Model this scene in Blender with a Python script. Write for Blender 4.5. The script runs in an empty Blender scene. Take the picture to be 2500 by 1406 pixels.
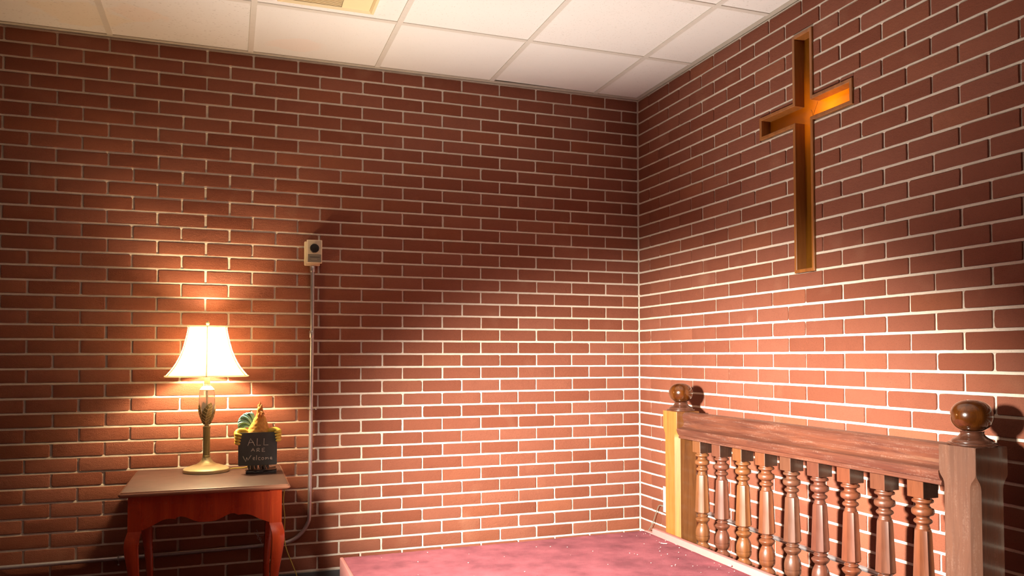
import bpy, bmesh, math, random
from math import sin, cos, pi, radians, sqrt, atan2
from mathutils import Vector, Matrix
S = bpy.context.scene
C = S.collection
ZO = 0.18                      # the floor lies 0.18 below the course used as datum while modelling
rnd = random.Random(7)

# ------------------------------------------------------------------ materials
class NT:
    def __init__(s, name):
        s.m = bpy.data.materials.new(name); s.m.use_nodes = True
        s.t = s.m.node_tree; s.n = s.t.nodes; s.l = s.t.links
        s.b = s.n['Principled BSDF']
        s.tc = s.n.new('ShaderNodeTexCoord')
    def node(s, typ, **kw):
        n = s.n.new('ShaderNode' + typ)
        for k, v in kw.items():
            if k in n.inputs: n.inputs[k].default_value = v
            else: setattr(n, k, v)
        return n
    def link(s, a, b): s.l.new(a, b)
    def mapped(s, scale=(1, 1, 1), src='Object'):
        mp = s.node('Mapping'); mp.inputs['Scale'].default_value = scale
        s.link(s.tc.outputs[src], mp.inputs['Vector']); return mp.outputs[0]
    def noise(s, scale, detail=4, rough=.55, vec=None, out='Fac', dist=0):
        n = s.node('TexNoise'); n.inputs['Scale'].default_value = scale
        n.inputs['Detail'].default_value = detail; n.inputs['Roughness'].default_value = rough
        n.inputs['Distortion'].default_value = dist
        s.link(vec if vec is not None else s.tc.outputs['Object'], n.inputs['Vector'])
        return n.outputs[out]
    def ramp(s, fac, stops):
        r = s.node('ValToRGB'); e = r.color_ramp.elements
        while len(e) < len(stops): e.new(.5)
        for el, (p, c) in zip(e, stops):
            el.position = p; el.color = (*c, 1) if len(c) == 3 else c
        s.link(fac, r.inputs[0]); return r.outputs[0]
    def mix(s, fac, a, b, mode='MIX'):
        m = s.node('Mix'); m.data_type = 'RGBA'; m.blend_type = mode
        for sock, v in ((m.inputs[0], fac), (m.inputs[6], a), (m.inputs[7], b)):
            if hasattr(v, 'is_linked') or hasattr(v, 'links'): s.link(v, sock)
            elif isinstance(v, (int, float)): sock.default_value = v
            else: sock.default_value = (*v, 1)
        return m.outputs[2]
    def math(s, op, a, b=0.):
        m = s.node('Math'); m.operation = op
        for i, v in enumerate((a, b)):
            if hasattr(v, 'links'): s.link(v, m.inputs[i])
            else: m.inputs[i].default_value = v
        return m.outputs[0]
    def bump(s, h, strength=.5, dist=.002, prev=None):
        b = s.node('Bump'); b.inputs['Strength'].default_value = strength; b.inputs['Distance'].default_value = dist
        s.link(h, b.inputs['Height'])
        if prev is not None: s.link(prev, b.inputs['Normal'])
        s.link(b.outputs[0], s.b.inputs['Normal']); return b.outputs[0]
    def set(s, **kw):
        for k, v in kw.items():
            k = k.replace('_', ' ')
            if hasattr(v, 'links'): s.link(v, s.b.inputs[k])
            elif isinstance(v, tuple): s.b.inputs[k].default_value = (*v, 1)
            else: s.b.inputs[k].default_value = v
        return s.m

def plain(name, col, rough=.5, metal=0., noise=0., nscale=30, bump=0., coat=0.):
    t = NT(name)
    if noise:
        f = t.noise(nscale)
        c = t.mix(f, tuple(x * (1 - noise) for x in col), tuple(min(1, x * (1 + noise)) for x in col))
        t.set(Base_Color=c)
        if bump: t.bump(f, bump, .001)
    else: t.set(Base_Color=col)
    return t.set(Roughness=rough, Metallic=metal, Coat_Weight=coat, Coat_Roughness=.1)

def brick_mat():
    t = NT('red_brick')
    at = t.node('Attribute'); at.attribute_name = 'tint'
    sep = t.node('SeparateColor'); t.link(at.outputs['Color'], sep.inputs[0])
    base = t.mix(sep.outputs[0], (.222, .068, .036), (.285, .102, .062))
    base = t.mix(t.math('MULTIPLY', sep.outputs[1], .55), base, (.34, .115, .055))
    n1 = t.noise(11, 3, .6)
    base = t.mix(t.math('MULTIPLY', n1, .30), base, (.15, .034, .018))
    # a few bricks carry a pale bloom
    n2 = t.noise(5.5, 2, .5)
    bl = t.ramp(n2, [(.62, (0, 0, 0)), (.76, (1, 1, 1))])
    base = t.mix(t.math('MULTIPLY', bl, .16), base, (.50, .27, .17))
    n3 = t.noise(420, 3, .7)
    base = t.mix(t.math('MULTIPLY', t.ramp(n3, [(.30, (1, 1, 1)), (.42, (0, 0, 0))]), .6), base, (.06, .016, .012))
    t.set(Base_Color=base, Roughness=.85, Specular_IOR_Level=.25)
    vec = t.mapped((1, 1, 1.6))
    h1 = t.noise(260, 5, .7, vec); h2 = t.noise(60, 3, .6, vec)
    p = t.bump(h2, .45, .005)
    t.bump(h1, 1., .0032, p)
    return t.m

def mortar_mat():
    t = NT('mortar')
    n = t.noise(120, 4, .7)
    c = t.mix(n, (.60, .50, .40), (.80, .71, .60))
    c = t.mix(t.ramp(t.noise(330, 3, .7), [(.28, (.7, .7, .7)), (.40, (0, 0, 0))]), c, (.22, .15, .10))
    t.set(Base_Color=c, Roughness=.95)
    t.bump(t.noise(500, 4, .7), .7, .002)
    return t.m

def wood(name, dark, light, rough=.35, coat=.3, axis='z', scale=1., objtint=False, wear=0., nobump=False):
    t = NT(name)
    sc = {'z': (14, 14, 1.1), 'y': (14, 1.1, 14), 'x': (1.1, 14, 14)}[axis]
    v = t.mapped(tuple(a * scale for a in sc))
    g = t.noise(3.2, 6, .62, v, dist=.6)
    c = t.ramp(g, [(.28, dark), (.5, tuple((a + b) / 2 for a, b in zip(dark, light))), (.72, light)])
    v2 = t.mapped(tuple(a * scale * 9 for a in sc))
    c = t.mix(t.math('MULTIPLY', t.noise(3, 3, .6, v2), .45), c, dark)
    if objtint:
        oi = t.node('ObjectInfo'); c = t.mix(1., c, oi.outputs['Color'], 'MULTIPLY')
    if wear:
        w = t.ramp(t.noise(6, 6, .75, t.mapped(tuple(a * scale for a in sc))), [(.50, (0, 0, 0)), (.70, (1, 1, 1))])
        w2 = t.ramp(t.noise(170, 4, .75), [(.42, (0, 0, 0)), (.60, (1, 1, 1))])
        c = t.mix(t.math('MULTIPLY', t.math('MULTIPLY', w, w2), wear), c, (.34, .23, .18))
    r = t.node('MapRange'); t.link(t.noise(9, 3), r.inputs[0]); r.inputs[3].default_value = rough - .08; r.inputs[4].default_value = rough + .15
    t.set(Base_Color=c, Roughness=r.outputs[0], Coat_Weight=coat, Coat_Roughness=.12)
    if not nobump: t.bump(g, .12, .001)
    return t.m

def carpet_mat(name, a, b):
    t = NT(name)
    n = t.noise(7, 4, .6); n2 = t.noise(650, 2, .6)
    c = t.mix(t.ramp(n, [(.35, (0, 0, 0)), (.65, (1, 1, 1))]), a, b)
    c = t.mix(t.math('MULTIPLY', n2, .5), c, tuple(x * .45 for x in a))
    t.set(Base_Color=c, Roughness=1., Sheen_Weight=.12, Sheen_Roughness=.6, Specular_IOR_Level=.1)
    t.b.inputs['Sheen Tint'].default_value = (1, .75, .75, 1)
    p = t.bump(n, .5, .01)
    t.bump(n2, 1., .004, p)
    return t.m

def tile_mat():
    t = NT('acoustic_tile')
    at = t.node('Attribute'); at.attribute_name = 'tint'
    sep = t.node('SeparateColor'); t.link(at.outputs['Color'], sep.inputs[0])
    base = t.mix(t.noise(3, 3), (.74, .70, .64), (.80, .77, .72))
    # pinholes
    v = t.node('TexVoronoi'); v.inputs['Scale'].default_value = 105; t.link(t.tc.outputs['Object'], v.inputs['Vector'])
    pin = t.ramp(v.outputs['Distance'], [(.10, (1, 1, 1)), (.20, (0, 0, 0))])
    gate = t.ramp(t.noise(60, 2), [(.48, (0, 0, 0)), (.54, (1, 1, 1))])
    pin = t.math('MULTIPLY', pin, gate)
    # short fissures running across the tile
    v2 = t.node('TexVoronoi'); v2.inputs['Scale'].default_value = 1.; t.link(t.mapped((38, 150, 1)), v2.inputs['Vector'])
    fis = t.ramp(v2.outputs['Distance'], [(.10, (1, 1, 1)), (.24, (0, 0, 0))])
    fis = t.math('MULTIPLY', fis, t.ramp(t.noise(45, 2), [(.42, (0, 0, 0)), (.5, (1, 1, 1))]))
    spots = t.mix(sep.outputs[0], pin, fis)
    base = t.mix(t.math('MULTIPLY', spots, t.math('ADD', t.math('MULTIPLY', sep.outputs[1], .5), .35)), base, (.42, .36, .29))
    # old water stains: a ring-edged blotch inside the tiles that have one
    for (cx, cy, r, col) in ((-2.80, -.20, .20, (.82, .62, .34)), (-2.55, -.30, .13, (.84, .60, .42)), (-1.90, -.16, .13, (.85, .62, .50)), (-1.45, -1.12, .22, (.85, .55, .42)), (-2.62, -.52, .10, (.80, .62, .40))):
        mp = t.node('Mapping'); mp.inputs['Location'].default_value = (-cx / r, -cy / r, 0); mp.inputs['Scale'].default_value = (1 / r, 1.5 / r, 0)
        mp.inputs['Location'].default_value = (-cx / r, -cy * 1.5 / r, 0)
        t.link(t.tc.outputs['Object'], mp.inputs['Vector'])
        ln = t.node('VectorMath'); ln.operation = 'LENGTH'; t.link(mp.outputs[0], ln.inputs[0])
        d = t.math('ADD', ln.outputs['Value'], t.math('MULTIPLY', t.math('SUBTRACT', t.noise(7, 3), .5), 1.6))
        m = t.ramp(d, [(.80, (1, 1, 1)), (.98, (0, 0, 0))])
        base = t.mix(t.math('MULTIPLY', m, .24), base, col)
    t.set(Base_Color=base, Roughness=.95)
    t.bump(t.noise(400, 3), .3, .001)
    return t.m

M = {}
M['brick'] = brick_mat(); M['mortar'] = mortar_mat(); M['tile'] = tile_mat()
M['tee'] = plain('painted_steel_grid', (.66, .61, .53), .5, noise=.06)
M['angle'] = plain('wall_angle_paint', (.50, .45, .37), .5, noise=.1)
M['void'] = plain('plenum_dark', (.03, .03, .03), .9)
M['rubber'] = plain('black_cove_base', (.018, .014, .016), .45, noise=.4)
M['floor'] = carpet_mat('dark_floor_carpet', (.12, .03, .035), (.17, .045, .05))
M['carpet'] = carpet_mat('rose_carpet', (.19, .026, .046), (.40, .090, .120))
M['pinkpaint'] = plain('pink_painted_board', (.50, .20, .185), .7, noise=.08, nscale=40, bump=.2)
M['post_gold'] = wood('golden_oak', (.27, .090, .018), (.47, .180, .038), .38, .25)
M['post_brown'] = wood('worn_mahogany', (.080, .031, .016), (.140, .057, .031), .5, .08, wear=.22)
M['rail'] = wood('worn_handrail_wood', (.060, .018, .012), (.175, .058, .030), .40, .2, 'y', wear=.42)
M['ball'] = wood('polished_ball_wood', (.022, .005, .001), (.13, .036, .004), .16, 1.)
M['cap'] = wood('dark_turned_cap', (.05, .018, .01), (.10, .035, .02), .22, .6)
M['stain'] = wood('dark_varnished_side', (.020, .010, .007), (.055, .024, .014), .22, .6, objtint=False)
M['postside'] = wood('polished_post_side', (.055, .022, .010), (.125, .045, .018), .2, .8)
M['goldside'] = wood('dark_oak_side', (.085, .030, .009), (.19, .072, .020), .3, .4)  # darker oak for the golden post's faces across the railing
M['bal'] = wood('turned_baluster_wood', (.080, .030, .016), (.20, .086, .046), .36, .25, objtint=True)
M['cherry'] = wood('cherry_stain', (.30, .022, .006), (.56, .078, .016), .24, .5)
M['cherrytop'] = wood('dulled_table_top', (.050, .022, .017), (.095, .046, .035), .45, .08, 'x', wear=.25)
M['edge'] = wood('worn_table_edge', (.26, .10, .05), (.42, .19, .11), .3, .4, 'x', wear=.3)
M['crossframe'] = wood('cross_frame_wood', (.20, .065, .014), (.40, .15, .035), .35, .2)
M['crossback'] = wood('amber_back_panel', (.48, .17, .010), (.68, .26, .016), .28, .5, 'z', .35)
def amber():
    t = NT('amber_back_panel')
    n = t.noise(6, 3)
    c = t.mix(n, (.15, .055, .004), (.24, .095, .008))
    t.set(Base_Color=c, Roughness=.22)
    tr = t.node('BsdfTranslucent'); tr.inputs['Color'].default_value = (.80, .40, .04, 1)
    mx = t.node('MixShader'); mx.inputs[0].default_value = .4
    t.link(t.b.outputs[0], mx.inputs[1]); t.link(tr.outputs[0], mx.inputs[2]); t.link(mx.outputs[0], t.n['Material Output'].inputs['Surface'])
    return t.m
M['crossback'] = amber()
M['boxpaint'] = plain('light_box_paint', (.7, .68, .62), .8)
M['brass'] = plain('antique_brass', (.70, .63, .36), .36, .45, noise=.12, nscale=60)
M['brass_dk'] = plain('dark_brass', (.30, .25, .12), .42, .5, noise=.25, nscale=80, bump=.2)
M['ivory'] = plain('ivory_plastic', (.78, .66, .46), .4, noise=.04)
M['ivory2'] = plain('tan_enamel', (.60, .50, .35), .35, noise=.05)
M['greyplate'] = plain('grey_plate', (.27, .235, .18), .35, .3, noise=.08)
M['black'] = plain('black_bakelite', (.018, .013, .011), .3)
M['steel'] = plain('galvanised_steel', (.60, .58, .60), .38, .85, noise=.15, nscale=70)
M['white'] = plain('white_plastic', (.85, .83, .78), .4)
M['cable'] = plain('grey_cable', (.20, .18, .14), .5)
M['ycord'] = plain('clear_gold_cord', (.50, .42, .08), .35)
M['dkcord'] = plain('brown_cord', (.10, .065, .02), .5)
M['slate'] = plain('chalkboard', (.075, .088, .082), .42, noise=.45, nscale=14)
M['chalk'] = plain('chalk', (.82, .80, .66), .9)
M['rooster'] = plain('yellow_orange_resin', (.74, .36, .07), .5, noise=.5, nscale=90, bump=.5)
M['hands'] = plain('yellow_resin', (.70, .50, .07), .5, noise=.35, nscale=70, bump=.4)
M['teal'] = plain('teal_resin', (.16, .36, .40), .5, noise=.35, nscale=60, bump=.3)
M['comb'] = plain('red_orange_resin', (.50, .20, .05), .45, noise=.2, nscale=80)
M['darkresin'] = plain('dark_resin', (.035, .02, .016), .35, noise=.4, nscale=70)
M['ventcream'] = plain('yellowed_cream_enamel', (.83, .66, .37), .5, noise=.04, nscale=8)
M['ventdark'] = plain('vent_brown_metal', (.30, .24, .14), .6)  # brown plate behind the louvers
M['web'] = plain('cobweb', (.45, .42, .42), .9)
M['crumb'] = plain('pale_crumb', (.85, .80, .74), .8)

def shade_mat():
    t = NT('lamp_shade_fabric')
    t.set(Base_Color=(.90, .84, .72), Roughness=.8)
    tr = t.node('BsdfTranslucent'); tr.inputs['Color'].default_value = (.62, .55, .44, 1)
    mx = t.node('MixShader'); mx.inputs[0].default_value = .55
    out = t.n['Material Output']
    t.link(t.b.outputs[0], mx.inputs[1]); t.link(tr.outputs[0], mx.inputs[2]); t.link(mx.outputs[0], out.inputs['Surface'])
    return t.m
M['shade'] = shade_mat()
def piping_mat():
    t = NT('shade_piping'); t.set(Base_Color=(.92, .86, .72), Roughness=.8)
    tr = t.node('BsdfTranslucent'); tr.inputs['Color'].default_value = (1, .93, .80, 1)
    mx = t.node('MixShader'); mx.inputs[0].default_value = .85
    t.link(t.b.outputs[0], mx.inputs[1]); t.link(tr.outputs[0], mx.inputs[2]); t.link(mx.outputs[0], t.n['Material Output'].inputs['Surface'])
    return t.m
M['piping'] = piping_mat()
def glass_mat():
    t = NT('frosted_lamp_glass')
    t.set(Base_Color=(1, .97, .94), Roughness=.10, Transmission_Weight=.78, IOR=1.2)
    return t.m
M['glass'] = glass_mat()

# ------------------------------------------------------------------ object helpers
def tag(o, label=None, cat=None, group=None, kind=None):
    if label: o['label'] = label
    if cat: o['category'] = cat
    if group: o['group'] = group
    if kind: o['kind'] = kind
    return o

def thing(name, loc, label, cat, group=None):
    o = bpy.data.objects.new(name, None); C.objects.link(o); o.location = loc; o.empty_display_size = .05
    return tag(o, label, cat, group)

def wloc(o):
    v = Vector((0, 0, 0))
    while o: v += Vector(o.location); o = o.parent
    return v

def obj(name, bm, mat, parent=None, smooth=True, angle=35, origin=None, mats=None):
    """links bm (built in place) as one mesh object; its origin is moved to its base"""
    me = bpy.data.meshes.new(name)
    vs = [v.co for v in bm.verts]
    if origin is None:
        mn = Vector((min(v[i] for v in vs) for i in range(3))); mx = Vector((max(v[i] for v in vs) for i in range(3)))
        origin = Vector(((mn.x + mx.x) / 2, (mn.y + mx.y) / 2, mn.z))
    origin = Vector(origin)
    bmesh.ops.translate(bm, verts=bm.verts, vec=-origin)
    bmesh.ops.recalc_face_normals(bm, faces=bm.faces) if not getattr(bm, 'keepn', False) else None
    bm.to_mesh(me); bm.free()
    for m in (mats or [mat]): me.materials.append(m if not isinstance(m, str) else M[m])
    if smooth:
        me.shade_smooth()
        try: me.set_sharp_from_angle(angle=radians(angle))
        except Exception: pass
    o = bpy.data.objects.new(name, me); C.objects.link(o)
    if parent: o.parent = parent; o.location = origin - wloc(parent)
    else: o.location = origin
    return o

def box(bm, x0, x1, y0, y1, z0, z1, bev=0., seg=2):
    b = bmesh.new()
    r = bmesh.ops.create_cube(b, size=1.)
    for v in b.verts:
        v.co = Vector(((x0 + x1) / 2 + v.co.x * (x1 - x0), (y0 + y1) / 2 + v.co.y * (y1 - y0), (z0 + z1) / 2 + v.co.z * (z1 - z0)))
    if bev: bmesh.ops.bevel(b, geom=b.edges[:], offset=bev, segments=seg, affect='EDGES', profile=.5)
    merge(bm, b); return bm

def merge(dst, src):
    me = bpy.data.meshes.new('tmp'); src.to_mesh(me); src.free(); dst.from_mesh(me); bpy.data.meshes.remove(me)

def lathe(bm, prof, cx, cy, z0=0., n=48, poly=None, cap=True):
    """prof: (r, z) from bottom to top. poly(theta, r, z) may reshape the radius"""
    rings = []
    for r, z in prof:
        ring = []
        for k in range(n):
            a = 2 * pi * k / n; rr = poly(a, r, z) if poly else r
            ring.append(bm.verts.new((cx + rr * cos(a), cy + rr * sin(a), z0 + z)))
        rings.append(ring)
    for a, b in zip(rings, rings[1:]):
        for k in range(n): bm.faces.new((a[k], a[(k + 1) % n], b[(k + 1) % n], b[k]))
    if cap:
        bm.faces.new(rings[0][::-1]); bm.faces.new(rings[-1])
    return bm

def smooth_prof(pts, n=6):
    """Catmull-Rom through (r,z) points"""
    out = []
    P = [pts[0]] + list(pts) + [pts[-1]]
    for i in range(1, len(P) - 2):
        p0, p1, p2, p3 = P[i - 1], P[i], P[i + 1], P[i + 2]
        for k in range(n):
            t = k / n
            out.append(tuple(.5 * (2 * b + (c - a) * t + (2 * a - 5 * b + 4 * c - d) * t * t + (3 * b - a - 3 * c + d) * t ** 3) for a, b, c, d in zip(p0, p1, p2, p3)))
    out.append(tuple(pts[-1])); return out

def tube(bm, pts, rad, n=10, caps=True, smooth=0, flat=1., up=None):
    P = [Vector(p) for p in pts]
    R = list(rad) if hasattr(rad, '__len__') else [rad] * len(P)
    if smooth:
        d = [tuple(p) + (r,) for p, r in zip(P, R)]
        d = smooth_prof(d, smooth); P = [Vector(q[:3]) for q in d]; R = [q[3] for q in d]
    rings = []; prev = None
    for i, p in enumerate(P):
        t = (P[min(i + 1, len(P) - 1)] - P[max(i - 1, 0)]).normalized()
        if prev is None:
            a = Vector(up) if up else (Vector((0, 0, 1)) if abs(t.z) < .9 else Vector((1, 0, 0)))
        else: a = prev
        u = (a - t * a.dot(t)).normalized(); w = t.cross(u); prev = u
        rings.append([bm.verts.new(p + (u * cos(2 * pi * k / n) * flat + w * sin(2 * pi * k / n)) * R[i]) for k in range(n)])
    for a, b in zip(rings, rings[1:]):
        for k in range(n): bm.faces.new((a[k], a[(k + 1) % n], b[(k + 1) % n], b[k]))
    if caps: bm.faces.new(rings[0][::-1]); bm.faces.new(rings[-1])
    return bm

def sweep_rings(bm, rings, closed=True, cap=True):
    R = [[bm.verts.new(p) for p in r] for r in rings]
    n = len(R[0])
    for a, b in zip(R, R[1:]):
        for k in range(n if closed else n - 1): bm.faces.new((a[k], a[(k + 1) % n], b[(k + 1) % n], b[k]))
    if cap: bm.faces.new(R[0][::-1]); bm.faces.new(R[-1])
    return bm

def prism(bm, outline, f0, f1):
    """outline of 2-D points; f0/f1 map a point to the two end positions"""
    a = [bm.verts.new(f0(p)) for p in outline]; b = [bm.verts.new(f1(p)) for p in outline]
    n = len(outline)
    for k in range(n): bm.faces.new((a[k], a[(k + 1) % n], b[(k + 1) % n], b[k]))
    bm.faces.new(a[::-1]); bm.faces.new(b); return bm

# ------------------------------------------------------------------ the brick walls
L = .208; K = .0677 * .208 / .2156
BED = .0098; HEAD = .0092
zJ = lambda j: (37 - j) * K
CROSS = [(1.317, 1.437, 1.302, 2.281), (1.100, 1.650, 1.904, 2.005)]     # (s0,s1,z0,z1) along wall B

def subtract(rects, cut):
    out = []
    c0, c1, d0, d1 = cut
    for (a0, a1, b0, b1) in rects:
        if a1 <= c0 or a0 >= c1 or b1 <= d0 or b0 >= d1: out.append((a0, a1, b0, b1)); continue
        if a0 < c0: out.append((a0, c0, b0, b1))
        if a1 > c1: out.append((c1, a1, b0, b1))
        m0, m1 = max(a0, c0), min(a1, c1)
        if b0 < d0: out.append((m0, m1, b0, d0))
        if b1 > d1: out.append((m0, m1, d1, b1))
    return [r for r in out if r[1] - r[0] > .004 and r[3] - r[2] > .004]

def brick_wall(name, to3, length, off, parity, cuts, seed):
    """to3(s, z, out) -> xyz ; s runs along the wall from the corner, out = distance into the room"""
    R = random.Random(seed)
    bm = bmesh.new(); lay = bm.verts.layers.float_color.new('tint')
    PROT = .0062; BEDD = .0028
    # mortar sheet with real thickness, split round the cross recess
    rects = [(-.02 if not cuts else -.02, length, -ZO, 2.52)]
    cuts_in = [(a, b, c, d) for a, b, c, d in cuts]
    for c in cuts_in: rects = subtract(rects, c)
    for (a0, a1, b0, b1) in rects:
        b = bmesh.new(); f = []
        for o_ in (-PROT, -.10):
            for s_, z_ in ((a0, b0), (a1, b0), (a1, b1), (a0, b1)): f.append(b.verts.new(to3(s_, z_, o_)))
        b.faces.new(f[:4]); b.faces.new(f[4:][::-1])
        for k in range(4): b.faces.new((f[k], f[k + 4], f[(k + 1) % 4 + 4], f[(k + 1) % 4]))
        me = bpy.data.meshes.new('t'); b.to_mesh(me); b.free(); bm.from_mesh(me); bpy.data.meshes.remove(me)
    # bed joints stand a little prouder than the head joints
    for j in range(0, 39):
        rs = [(.0, length, zJ(j) - BED / 2 - .0012, zJ(j) + BED / 2 + .0012)]
        for c in cuts_in: rs = subtract(rs, c)
        for (a0, a1, b0, b1) in rs:
            n = max(2, int((a1 - a0) / .03)); prev = None
            for k in range(n + 1):
                s_ = a0 + (a1 - a0) * k / n; j1, j2 = (R.uniform(-.0005, .0005) for _ in range(2)); dd = R.uniform(-.0004, .0004)
                cur = [bm.verts.new(to3(s_, z_, o_)) for z_, o_ in ((b0 + j1, -PROT - .0005), (b0 + .0015 + j1, -BEDD + dd), (b1 - .0015 + j2, -BEDD + dd), (b1 + j2, -PROT - .0005))]
                if prev:
                    for q in range(3): bm.faces.new((prev[q], cur[q], cur[q + 1], prev[q + 1]))
                prev = cur
    for row in range(1, 39):
        zt = zJ(row - 1) - BED / 2; zb = zJ(row) + BED / 2
        half = (row % 2 == parity)
        joints = []; u = .5 if half else 1.
        first = .006
        js = [first]
        while True:
            s = u * L + off + R.gauss(0, .0012)
            if s > length: break
            js.append(s); u += 1
        for i in range(len(js)):
            s0 = js[i] + (HEAD / 2 + R.uniform(-.0012, .0012) if i else 0)
            s1 = (js[i + 1] if i + 1 < len(js) else length) - HEAD / 2 + R.uniform(-.0012, .0012)
            if s1 - s0 < .02: continue
            dz = R.gauss(0, .0004)
            rs = [(s0, s1, zb + dz, zt + dz)]
            for c in cuts:
                c = (c[0] - .0015, c[1] + .0015, c[2] - .0015, c[3] + .0015)
                if s0 < c[1] and s1 > c[0]:          # a sliver of overlap only trims the brick
                    rs = [(a, b, p, min(q, c[2])) if p < c[2] < q and q - c[2] < .014 else (a, b, max(p, c[3]), q) if p < c[3] < q and c[3] - p < .014 else (a, b, p, q) for a, b, p, q in rs]
                rs = subtract(rs, c)
            tint = (R.random(), R.random() ** 2 if R.random() < .35 else 0., R.random(), 1)
            prot = R.gauss(0, .0006)
            for (a0, a1, b0, b1) in rs:
                w, h = a1 - a0, b1 - b0
                cr = min(R.uniform(.0015, .0045) if R.random() < .8 else R.uniform(.005, .009), w / 3, h / 3)
                out = []
                nx = max(2, int(w / .022)); nz = 3
                def corner(cx, cz, a_from):
                    for k in range(4):
                        a = a_from + pi / 2 * k / 3; out.append((cx + cr * cos(a), cz + cr * sin(a)))
                corner(a1 - cr, b1 - cr, 0)
                for k in range(1, nx): out.append((a1 - cr - (w - 2 * cr) * k / nx, b1))
                corner(a0 + cr, b1 - cr, pi / 2)
                for k in range(1, nz): out.append((a0, b1 - cr - (h - 2 * cr) * k / nz))
                corner(a0 + cr, b0 + cr, pi)
                for k in range(1, nx): out.append((a0 + cr + (w - 2 * cr) * k / nx, b0))
                corner(a1 - cr, b0 + cr, 3 * pi / 2)
                for k in range(1, nz): out.append((a1, b0 + cr + (h - 2 * cr) * k / nz))
                ms, mz = (a0 + a1) / 2, (b0 + b1) / 2
                jit = [(R.gauss(0, .0003), R.gauss(0, .00028)) for _ in out]
                rings = []
                for ins, o_ in ((0, -PROT - .001), (.0001, -.0018), (.0007, -.0004 + prot), (.0024, prot)):
                    ring = []
                    for (s_, z_), (j1, j2) in zip(out, jit):
                        ds = s_ - ms; dz_ = z_ - mz
                        s2 = ms + math.copysign(max(abs(ds) - ins, 0), ds) + j1; z2 = mz + math.copysign(max(abs(dz_) - ins, 0), dz_) + j2
                        v = bm.verts.new(to3(s2, z2, o_)); v[lay] = tint; ring.append(v)
                    rings.append(ring)
                n = len(out)
                for ra, rb in zip(rings, rings[1:]):
                    for k in range(n):
                        bm.faces.new((ra[k], ra[(k + 1) % n], rb[(k + 1) % n], rb[k])).material_index = 1
                bm.faces.new(rings[-1]).material_index = 1
    o = obj(name, bm, None, smooth=True, angle=50, mats=['mortar', 'brick'], origin=(0, 0, -ZO))
    tag(o, kind='structure')
    return o

brick_wall('wall_back', lambda s, z, o: Vector((-s, -o, z)), 4.4, -.002, 0, [], 11)
brick_wall('wall_right', lambda s, z, o: Vector((-o, -s, z)), 4.6, .020, 1, CROSS, 23)

# ------------------------------------------------------------------ floor, ceiling, trims
H = 2.4277
bm = box(bmesh.new(), -4.5, .1, -6.2, .1, -ZO - .05, -ZO)
tag(obj('floor', bm, 'floor', smooth=False), kind='structure')

TX = [-.275, -.881, -1.488, -2.094, -2.700, -3.306, -3.912]; TY = [-.575, -1.184, -1.793, -2.402, -3.011, -3.620, -4.229]
xs = [0.0] + TX + [-4.4]; ys = [0.0] + TY + [-4.6]
bm = bmesh.new(); lay = bm.verts.layers.float_color.new('tint')
Rt = random.Random(5)
style = {(4, 0): 1, (5, 0): 1, (3, 1): 1, (2, 1): 0, (4, 1): 1, (3, 0): 0, (1, 1): .35, (2, 0): 0}
for i in range(len(xs) - 1):
    for j in range(len(ys) - 1):
        a1, a0 = xs[i], xs[i + 1]; b1, b0 = ys[j], ys[j + 1]
        n0 = len(bm.verts)
        g = .004
        tilt = .009 if (i, j) == (1, 0) else 0
        t = bmesh.new(); box(t, a0 + g, a1 - g, b0 + g, b1 - g, H + .0015, H + .016, .002, 1)
        if tilt:
            for v in t.verts: v.co.z += tilt * max(0, (-.45 - v.co.x) / .43) * max(0, 1 - abs(v.co.y + .22) / .4) ** .5
        me = bpy.data.meshes.new('t'); t.to_mesh(me); t.free(); bm.from_mesh(me); bpy.data.meshes.remove(me)
        bm.verts.ensure_lookup_table()
        st = style.get((i, j), Rt.choice([0, 0, 1])); q = Rt.random()
        if (i, j) == (1, 1): q = 1.6
        if (i, j) in ((4, 0),): q = 1.0
        if (i, j) in ((0, 0), (1, 0), (2, 0)): q = .1
        for v in bm.verts[n0:]: v[lay] = (st, q, 0, 1)
ceil = obj('ceiling', bm, 'tile', smooth=False, origin=(0, 0, H)); tag(ceil, kind='structure')
# grid of tee bars
bm = bmesh.new()
for x in TX: box(bm, x - .012, x + .012, -4.6, -.012, H - .003, H + .0012); box(bm, x - .0015, x + .0015, -4.6, 0, H + .001, H + .04)
for y in TY:
    px = -.012
    for x in TX + [-4.4]:
        box(bm, x + .0123, px - .0003 if px > -.02 else px - .0003, y - .012, y + .012, H - .0026, H + .0012); px = x - .012
obj('ceiling_grid', bm, 'tee', parent=ceil, smooth=False)
bm = box(bmesh.new(), -4.4, .1, -4.6, .1, H + .10, H + .12)
obj('plenum_deck', bm, 'void', parent=ceil, smooth=False)
# wall angles
bm = bmesh.new(); box(bm, -4.4, -.0005, -.020, -.0004, H - .0035, H + .001); box(bm, -4.4, -.0005, -.0018, -.0002, H - .006, H + .02)
tag(obj('trim_1', bm, 'angle', smooth=False), kind='structure')
bm = bmesh.new(); box(bm, -.020, -.0004, -4.6, -.0205, H - .0035, H + .001); box(bm, -.0018, -.0002, -4.6, -.0205, H - .006, H + .02)
tag(obj('trim_2', bm, 'angle', smooth=False), kind='structure')
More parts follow.
